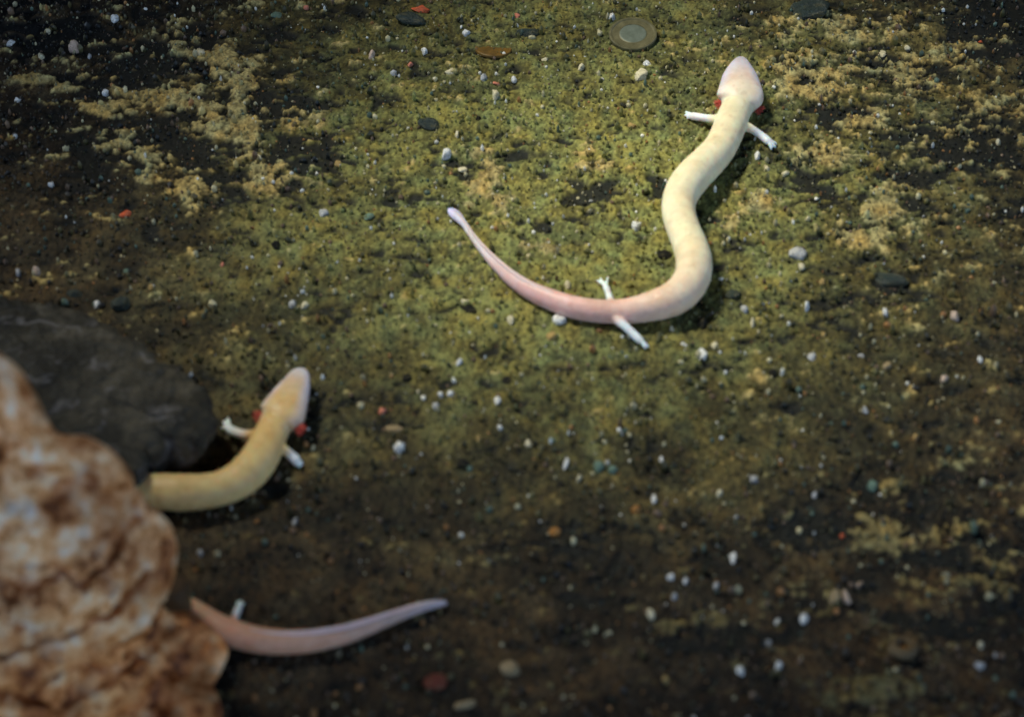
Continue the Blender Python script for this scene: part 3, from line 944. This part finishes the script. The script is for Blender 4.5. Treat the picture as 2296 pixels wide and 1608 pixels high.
PEB = [
    (258, 40, 24, 26, 'white', 'round white pebble near the top edge, right of the pinkish oval one', 'smooth'),
    (22, 95, 30, 20, 'white', 'wide white pebble at the left edge near the top', 'angular'),
    (166, 101, 30, 40, 'pinkish cream', 'pinkish cream oval pebble standing in the top left corner', 'smooth'),
    (107, 66, 18, 16, 'cream', 'small cream pebble just left of the pinkish oval one', 'smooth'),
    (93, 125, 14, 20, 'cream', 'small cream pebble below left of the pinkish oval one', 'smooth'),
    (200, 122, 11, 20, 'grey white', 'slim pale pebble just right of the pinkish oval one', 'smooth'),
    (450, 117, 25, 20, 'cream', 'cream pebble at the upper end of the pale diagonal crust', 'smooth'),
    (236, 200, 18, 24, 'white', 'white pebble at the left end of the long pale crust, upper left', 'smooth'),
    (38, 221, 15, 20, 'white', 'small white pebble near the left edge, upper of two', 'smooth'),
    (34, 304, 13, 18, 'white', 'small white pebble near the left edge, lower of two', 'smooth'),
    (114, 414, 15, 22, 'white', 'lone white pebble left of the red stone', 'smooth'),
    (582, 352, 11, 22, 'cream', 'slim cream pebble in the dark patch left of centre', 'smooth'),
    (686, 14, 14, 18, 'salmon', 'small salmon pebble at the top edge left of the red one', 'smooth'),
    (620, 30, 30, 22, 'teal', 'pale teal grey pebble at the top edge, left of the salmon speck', 'angular'),
    (1045, 70, 20, 22, 'white', 'white pebble just left above the orange brown coin', 'smooth'),
    (951, 110, 16, 24, 'white', 'white pebble left of the orange brown coin', 'smooth'),
    (1077, 115, 20, 18, 'cream', 'cream pebble lying against the lower edge of the orange brown coin', 'smooth'),
    (1010, 157, 34, 22, 'cream', 'wide cream pebble below the white ones near the orange brown coin', 'angular'),
    (883, 160, 16, 18, 'grey white', 'small grey white pebble left of the wide cream one', 'smooth'),
    (1153, 176, 16, 24, 'white', 'small bright white pebble below the orange brown coin', 'smooth'),
    (1085, 172, 16, 26, 'grey white', 'upright grey white pebble beside the small salmon flake', 'smooth'),
    (1113, 184, 22, 13, 'salmon', 'small salmon flake between two white pebbles below the orange brown coin', 'angular'),
    (1111, 212, 24, 38, 'cream', 'upright cream lump below the small salmon flake', 'angular'),
    (1221, 128, 18, 18, 'cream', 'small cream pebble between the two coins', 'smooth'),
    (1303, 150, 18, 24, 'cream', 'cream pebble left of the angular yellowish lump', 'smooth'),
    (1373, 41, 19, 24, 'white', 'white pebble touching the upper left of the pale coin', 'smooth'),
    (1438, 172, 42, 42, 'cream', 'angular yellowish cream lump below the pale coin', 'angular'),
    (1452, 146, 20, 18, 'white', 'small white chip on top of the angular yellowish lump', 'smooth'),
    (1416, 282, 20, 20, 'ochre', 'ochre pebble between the angular lump and the pale crescent of crust', 'smooth'),
    (1000, 348, 24, 34, 'white', 'large white pebble above the tail tip of the whole olm', 'smooth'),
    (1024, 300, 11, 26, 'cream', 'slim cream pebble above the large white one near the tail tip', 'smooth'),
    (1038, 378, 24, 20, 'cream', 'cream pebble right below the large white one near the tail tip', 'angular'),
    (757, 362, 20, 16, 'ochre', 'ochre pebble at the edge of the dark patch left of centre', 'smooth'),
    (1426, 504, 26, 36, 'white', 'bright white pebble inside the curve of the whole olm', 'smooth'),
    (1272, 640, 20, 26, 'cream', 'cream pebble against the inner side of the pink tail', 'smooth'),
    (1254, 722, 36, 32, 'white', 'white pebble against the outer side of the pink tail', 'angular'),
    (1237, 761, 24, 32, 'ochre', 'ochre pebble below the white one at the pink tail', 'angular'),
    (1145, 722, 16, 26, 'cream', 'cream pebble left of the white one at the pink tail', 'smooth'),
    (1042, 680, 22, 20, 'cream', 'cream pebble with a black one under it, left of the pink tail', 'smooth'),
    (1506, 738, 11, 20, 'cream', 'tiny cream pebble between hind leg and body bend', 'smooth'),
    (1574, 796, 26, 36, 'white', 'white angular chip below the bend of the whole olm', 'angular'),
    (1602, 776, 20, 26, 'cream', 'cream chip touching the white angular one below the bend', 'angular'),
    (683, 684, 18, 24, 'cream', 'cream pebble at the right of a close pair, left of centre', 'smooth'),
    (656, 680, 18, 24, 'grey white', 'grey white pebble at the left of a close pair, left of centre', 'smooth'),
    (498, 588, 10, 18, 'salmon', 'tiny salmon grain between the red stone and the pale pair', 'smooth'),
    (217, 685, 17, 26, 'white', 'white pebble above the grey slab', 'smooth'),
    (284, 604, 20, 16, 'teal', 'pale teal pebble above the white one over the grey slab', 'smooth'),
    (338, 643, 14, 18, 'ochre', 'ochre grain in the dark silt above the grey slab', 'smooth'),
    (40, 610, 14, 32, 'grey white', 'upright grey white pebble at the left edge above the slab', 'smooth'),
    (80, 608, 26, 34, 'pinkish cream', 'pinkish cream pebble near the left edge above the slab', 'smooth'),
    (725, 474, 26, 24, 'grey white', 'greenish white pebble left of the tail tip', 'smooth'),
    (826, 482, 30, 20, 'teal', 'teal pebble between greenish white pebble and tail tip', 'smooth'),
    (1030, 816, 13, 22, 'white', 'small white pebble alone in the open silt below the pink tail', 'smooth'),
    (988, 888, 18, 24, 'white', 'left one of two touching white pebbles at centre', 'smooth'),
    (1011, 886, 18, 22, 'white', 'right one of two touching white pebbles at centre', 'smooth'),
    (977, 915, 18, 30, 'grey white', 'grey white oval pebble below the two touching white ones', 'smooth'),
    (1115, 905, 15, 22, 'white', 'white pebble right of the two touching ones', 'smooth'),
    (937, 880, 10, 22, 'cream', 'slim cream pebble left of the two touching white ones', 'smooth'),
    (857, 922, 20, 20, 'salmon', 'salmon red pebble right of the yellowish olm\'s head', 'smooth'),
    (882, 962, 50, 22, 'tan', 'flat tan flake below the salmon red pebble', 'angular'),
    (897, 1005, 29, 40, 'white', 'biggest bright white pebble, right of the yellowish olm\'s foot', 'smooth'),
    (1121, 963, 13, 20, 'white', 'small white pebble in the brown silt at centre', 'smooth'),
    (1074, 990, 10, 22, 'ochre', 'slim ochre grain below the small white pebble at centre', 'smooth'),
    (1184, 1000, 20, 22, 'cream', 'cream pebble left above the slim white splinter', 'angular'),
    (1268, 1042, 12, 32, 'white', 'slim white splinter left of the teal grey pebble', 'smooth'),
    (1298, 1072, 11, 28, 'cream', 'slim cream splinter below the white one', 'smooth'),
    (1342, 1048, 28, 34, 'teal', 'left half of the teal grey pebble pair, pale and tall', 'smooth'),
    (1374, 1052, 28, 28, 'teal', 'right, lower stone of the teal grey pebble pair', 'smooth'),
    (1389, 968, 11, 26, 'white', 'slim white splinter above the teal grey pair', 'smooth'),
    (1482, 1031, 12, 24, 'white', 'small white pebble right of the teal grey pair', 'smooth'),
    (1466, 1118, 12, 26, 'white', 'slim white pebble below right of the teal grey pair', 'smooth'),
    (1614, 1100, 15, 24, 'cream', 'cream pebble in the row right of the slim white one', 'smooth'),
    (1690, 1070, 20, 22, 'grey white', 'grey white pebble in the brown silt, right of the cream one', 'smooth'),
    (1827, 1102, 13, 22, 'grey white', 'small grey white pebble left below the teal oval', 'smooth'),
    (1642, 1246, 17, 36, 'white', 'upright bright white pebble in the dark silt, lower right', 'smooth'),
    (1503, 1293, 22, 32, 'white', 'left and larger of two white pebbles side by side, lower right', 'smooth'),
    (1537, 1301, 14, 26, 'white', 'right and smaller of two white pebbles side by side, lower right', 'smooth'),
    (1459, 1380, 20, 32, 'cream', 'cream pebble below the two white ones side by side', 'smooth'),
    (1513, 1338, 16, 26, 'grey white', 'grey pebble just below the two white ones side by side', 'smooth'),
    (1605, 1312, 13, 22, 'grey white', 'small pale pebble right of the two white ones side by side', 'smooth'),
    (1804, 1387, 22, 32, 'white', 'white pebble left of the tan block, lower right', 'smooth'),
    (1743, 1392, 14, 28, 'white', 'slim white pebble left of the white one by the tan block', 'smooth'),
    (1721, 1441, 14, 26, 'grey white', 'slim greyish pebble above the lowest two white pebbles', 'smooth'),
    (1658, 1506, 22, 32, 'white', 'left one of the two lowest white pebbles', 'smooth'),
    (1745, 1496, 20, 36, 'white', 'right one of the two lowest white pebbles', 'smooth'),
    (1490, 1530, 19, 28, 'ochre', 'ochre pebble near the bottom edge', 'smooth'),
    (2196, 1490, 26, 28, 'grey white', 'round pale pebble in the lower right corner', 'smooth'),
    (2199, 1442, 14, 22, 'cream', 'small cream pebble above the round pale one in the lower right corner', 'smooth'),
    (2232, 1464, 13, 20, 'grey white', 'small grey pebble right above the round pale one in the lower right corner', 'smooth'),
    (1983, 705, 17, 30, 'white', 'upright bright white pebble at right, left of the pinkish oval', 'smooth'),
    (2138, 712, 26, 38, 'pinkish cream', 'pinkish oval pebble near the right edge', 'smooth'),
    (2196, 812, 13, 20, 'white', 'small white pebble near the right edge below the pinkish oval', 'smooth'),
    (1789, 570, 46, 40, 'grey white', 'pale triangular flake right of the whole olm', 'angular'),
    (1797, 601, 18, 20, 'cream', 'small cream pebble below the pale triangular flake', 'smooth'),
    (1697, 350, 17, 26, 'white', 'white pebble below the whole olm\'s right forefoot', 'smooth'),
    (1721, 379, 16, 18, 'cream', 'cream pebble below the white one at the right forefoot', 'smooth'),
    (1761, 390, 20, 20, 'cream', 'cream sliver right of the pebbles at the right forefoot', 'angular'),
    (2035, 107, 16, 16, 'cream', 'cream pebble in the mottled crust at upper right', 'smooth'),
    (1977, 118, 24, 20, 'cream', 'cream lump left of the pebble in the mottled crust, upper right', 'angular'),
    (2237, 318, 15, 22, 'cream', 'cream pebble near the right edge, upper half', 'smooth'),
    (1809, 688, 11, 30, 'white', 'slim white splinter right of the bend of the whole olm', 'smooth'),
    (1843, 634, 14, 18, 'ochre', 'ochre pebble below right of the pale triangular flake', 'smooth'),
    (1669, 690, 15, 28, 'grey white', 'pale pebble just right of the body bend', 'smooth'),
    (1688, 722, 10, 26, 'cream', 'slim cream pebble below the pale one right of the body bend', 'smooth'),
    (1846, 750, 14, 18, 'ochre', 'small ochre pebble with a black grain beside it, right of the bend', 'smooth'),
    (1819, 799, 26, 22, 'grey white', 'greenish white chip at right, above the brown silt', 'angular'),
    (1931, 797, 16, 20, 'grey white', 'small pale pebble right of the greenish white chip', 'smooth'),
    (1990, 822, 26, 28, 'tan', 'tan triangular pebble right of the greenish white chip', 'angular'),
    (2116, 852, 22, 22, 'pinkish cream', 'pinkish pebble left below the small white one at the right edge', 'smooth'),
    (1940, 918, 13, 22, 'grey white', 'small pale pebble below the tan triangular one', 'smooth'),
    (2053, 979, 15, 24, 'ochre', 'ochre cream pebble at right in the brown silt', 'smooth'),
    (1957, 1084, 24, 32, 'teal', 'teal oval pebble in the brown silt at right', 'smooth'),
    (1872, 1342, 34, 46, 'tan', 'tan upright block in the lower right', 'angular'),
    (1896, 1340, 16, 44, 'pinkish cream', 'pale upright sliver on the right side of the tan block', 'angular'),
    (1928, 1306, 24, 24, 'pinkish cream', 'pinkish pebble above right of the tan block', 'smooth'),
    (2045, 1214, 24, 22, 'ochre', 'orange ochre pebble at the right end of the pale clods', 'smooth'),
    (1890, 1192, 12, 16, 'orange red', 'tiny red grain left of the pale clods, lower right', 'smooth'),
    (2198, 91, 15, 11, 'orange red', 'tiny red grain in the upper right corner', 'angular'),
    (280, 478, 44, 22, 'orange red', 'bright orange red stone at left in the dark silt', 'angular'),
    (944, 18, 44, 22, 'orange red', 'bright orange red stone at the top edge', 'angular'),
    (919, 139, 14, 18, 'salmon', 'small salmon pebble left of the wide cream one', 'smooth'),
    (1157, 34, 20, 16, 'salmon', 'small salmon pebble at the top edge above the orange brown coin', 'smooth'),
    (833, 121, 18, 28, 'pinkish cream', 'upright pinkish pebble left of the white one by the orange brown coin', 'smooth'),
    (1244, 1190, 40, 26, 'orange brown', 'orange brown stone in the dark silt below centre', 'angular'),
    (1428, 1140, 26, 34, 'orange brown', 'orange brown upright pebble left of the slim white one', 'smooth'),
    (980, 1534, 56, 44, 'dark red', 'dark red stone near the bottom edge', 'angular'),
    (1146, 1502, 54, 46, 'tan', 'brownish tan stone right of the dark red one near the bottom edge', 'smooth'),
    (1042, 1582, 64, 26, 'tan', 'long pale tan stone at the bottom edge', 'smooth'),
    (1815, 28, 124, 74, 'dark teal', 'large dark slate stone at the top edge right of the pale coin', 'angular'),
    (925, 42, 84, 42, 'dark teal', 'dark teal stone under the bright red one at the top edge', 'smooth'),
    (1183, 70, 64, 30, 'dark teal', 'dark teal flat stone right of the orange brown coin', 'smooth'),
    (963, 276, 54, 34, 'dark teal', 'dark teal stone above left of the large white pebble', 'smooth'),
    (1493, 568, 46, 28, 'black', 'black pebble touching the inner side of the body bend', 'smooth'),
    (1578, 722, 38, 44, 'black', 'black lump in place of the shadow below the outer side of the body bend', 'smooth'),  # black lump standing in for the olm's cast shadow
    (1734, 836, 20, 24, 'black', 'small black pebble right of the white angular chip', 'smooth'),
    (1992, 628, 90, 36, 'dark teal', 'dark flat stone at right between pale flake and right edge', 'smooth'),
    (617, 546, 28, 32, 'black', 'black pebble left of the tail tip', 'smooth'),
    (1037, 1043, 34, 30, 'black', 'round black pebble in the brown silt below centre', 'smooth'),
    (1062, 908, 32, 18, 'black', 'flat black pebble left of a white one at centre', 'smooth'),
    (1258, 1086, 28, 18, 'black', 'flat black pebble below the slim white splinter', 'smooth'),
    (1134, 856, 26, 22, 'black', 'black pebble above the white one at centre', 'smooth'),
    (1072, 262, 15, 18, 'black', 'small black pebble above the large white one near the tail tip', 'smooth'),
    (1052, 696, 36, 20, 'black', 'flat black pebble under a cream one, left of the pink tail', 'smooth'),
    (910, 847, 28, 22, 'black', 'black pebble above the salmon red one', 'smooth'),
    (270, 682, 50, 44, 'dark teal', 'dark blue grey stone right of the white pebble above the slab', 'smooth'),
    (170, 660, 46, 26, 'dark teal', 'dark blue grey stone left of the white pebble above the slab', 'smooth'),
    (456, 984, 14, 22, 'white', 'small white pebble beside the tip of the grey slab', 'smooth'),
    (661, 1172, 12, 26, 'grey white', 'small pale pebble below the yellowish olm', 'smooth'),
    (810, 1456, 15, 24, 'teal', 'pale teal pebble below the tail of the yellowish olm', 'smooth'),
    (448, 1240, 13, 20, 'grey white', 'small pale pebble between rock and yellowish body', 'smooth'),
    (1645, 655, 46, 34, 'dark teal', 'greenish dark stone right of the body bend', 'smooth'),
]
for (cx, cy, w, h, c_, lab, kd) in PEB:
    pebble(cx, cy, w, h, c_, lab, kd)
# ring shaped tan stone, lower right
V, Q = lathe([(.45, .1), (.5, .5), (.75, .62), (1, .35), (1.02, 0), (.8, -.3), (.3, -.25), (.28, .05), (.45, .1)], 40)
V = V * (1 + 0.16 * fbm(V[:, 0] * 1.6 + 3, V[:, 1] * 1.6, V[:, 2] * 1.6, 3))[:, None]
g = at(2026, 1454, 0.003)
sc_ = 33 * mpp(g)
o = link('pebble', mesh_np('ring_pebble', V * sc_, Q), SM['dark tan'], label='round tan stone with a hollow middle in the lower right', cat='pebble')
V2, Q2 = lathe([(1e-3, .12), (.25, .12), (.47, .02), (.47, -.2), (1e-3, -.2)], 30)
link('hollow', mesh_np('hollow', V2 * sc_, Q2), SM['orange brown'], parent=o)
o.location = (g[0], g[1], float(bed_z(g[0], g[1])) + 0.002)
o.rotation_euler = (-0.25, 0.1, 0)

# ------------------------------------------------------------------ gravel: grit that nobody could count
GV, GT = ico(1)
NG = 46000
gxr = rng.uniform(-0.30, 0.30, NG)
gyr = rng.uniform(-0.225, 0.305, NG)
sz = np.clip(np.exp(rng.normal(math.log(0.00042), 0.42, NG)), 0.0002, 0.0016)
ppx, ppy = to_px(gxr, gyr)
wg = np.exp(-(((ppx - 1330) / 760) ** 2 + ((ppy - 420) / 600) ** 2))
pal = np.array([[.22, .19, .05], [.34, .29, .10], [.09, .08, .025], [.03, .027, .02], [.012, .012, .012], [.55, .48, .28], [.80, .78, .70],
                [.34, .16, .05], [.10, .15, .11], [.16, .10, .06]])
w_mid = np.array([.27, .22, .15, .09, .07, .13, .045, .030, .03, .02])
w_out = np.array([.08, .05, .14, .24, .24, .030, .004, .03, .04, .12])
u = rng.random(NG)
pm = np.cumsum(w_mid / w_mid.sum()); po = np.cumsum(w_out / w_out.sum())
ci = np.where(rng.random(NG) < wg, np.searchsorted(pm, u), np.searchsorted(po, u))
ci = np.clip(ci, 0, len(pal) - 1)
gcol = pal[ci] * rng.uniform(.65, 1.25, (NG, 1))
big_g = rng.random(NG) < 0.08
sz = np.where(big_g, np.clip(np.exp(rng.normal(math.log(0.00105), 0.28, NG)), 0.0006, 0.0019), sz)
sz = np.where(ci == 6, np.minimum(sz * 1.1, 0.0011), sz)
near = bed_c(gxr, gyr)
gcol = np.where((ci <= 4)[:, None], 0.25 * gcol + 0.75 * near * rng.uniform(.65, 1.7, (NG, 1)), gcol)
S3 = sz[:, None] * rng.uniform(.65, 1.35, (NG, 3)) * np.array([0.85, 1.0, 1.25])
up_ = rng.random(NG) < 0.25
S3[up_, 2] *= 1.7
jit = 1 + 0.25 * (rng.random((8, len(GV), 1)) - .5)
var = rng.integers(0, 8, NG)
ang = rng.uniform(0, 2 * math.pi, NG)
L = GV[None] * jit[var] * S3[:, None, :]
ca, sa = np.cos(ang)[:, None], np.sin(ang)[:, None]
LX = L[..., 0] * ca - L[..., 1] * sa
LY = L[..., 0] * sa + L[..., 1] * ca
gz = bed_z(gxr, gyr) + S3[:, 2] * 0.35
VV = np.stack([LX + gxr[:, None], LY + gyr[:, None], L[..., 2] + gz[:, None]], -1).reshape(-1, 3)
TT = (GT[None] + (np.arange(NG) * len(GV))[:, None, None]).reshape(-1, 3)
CC = np.repeat(gcol, len(GV), axis=0)
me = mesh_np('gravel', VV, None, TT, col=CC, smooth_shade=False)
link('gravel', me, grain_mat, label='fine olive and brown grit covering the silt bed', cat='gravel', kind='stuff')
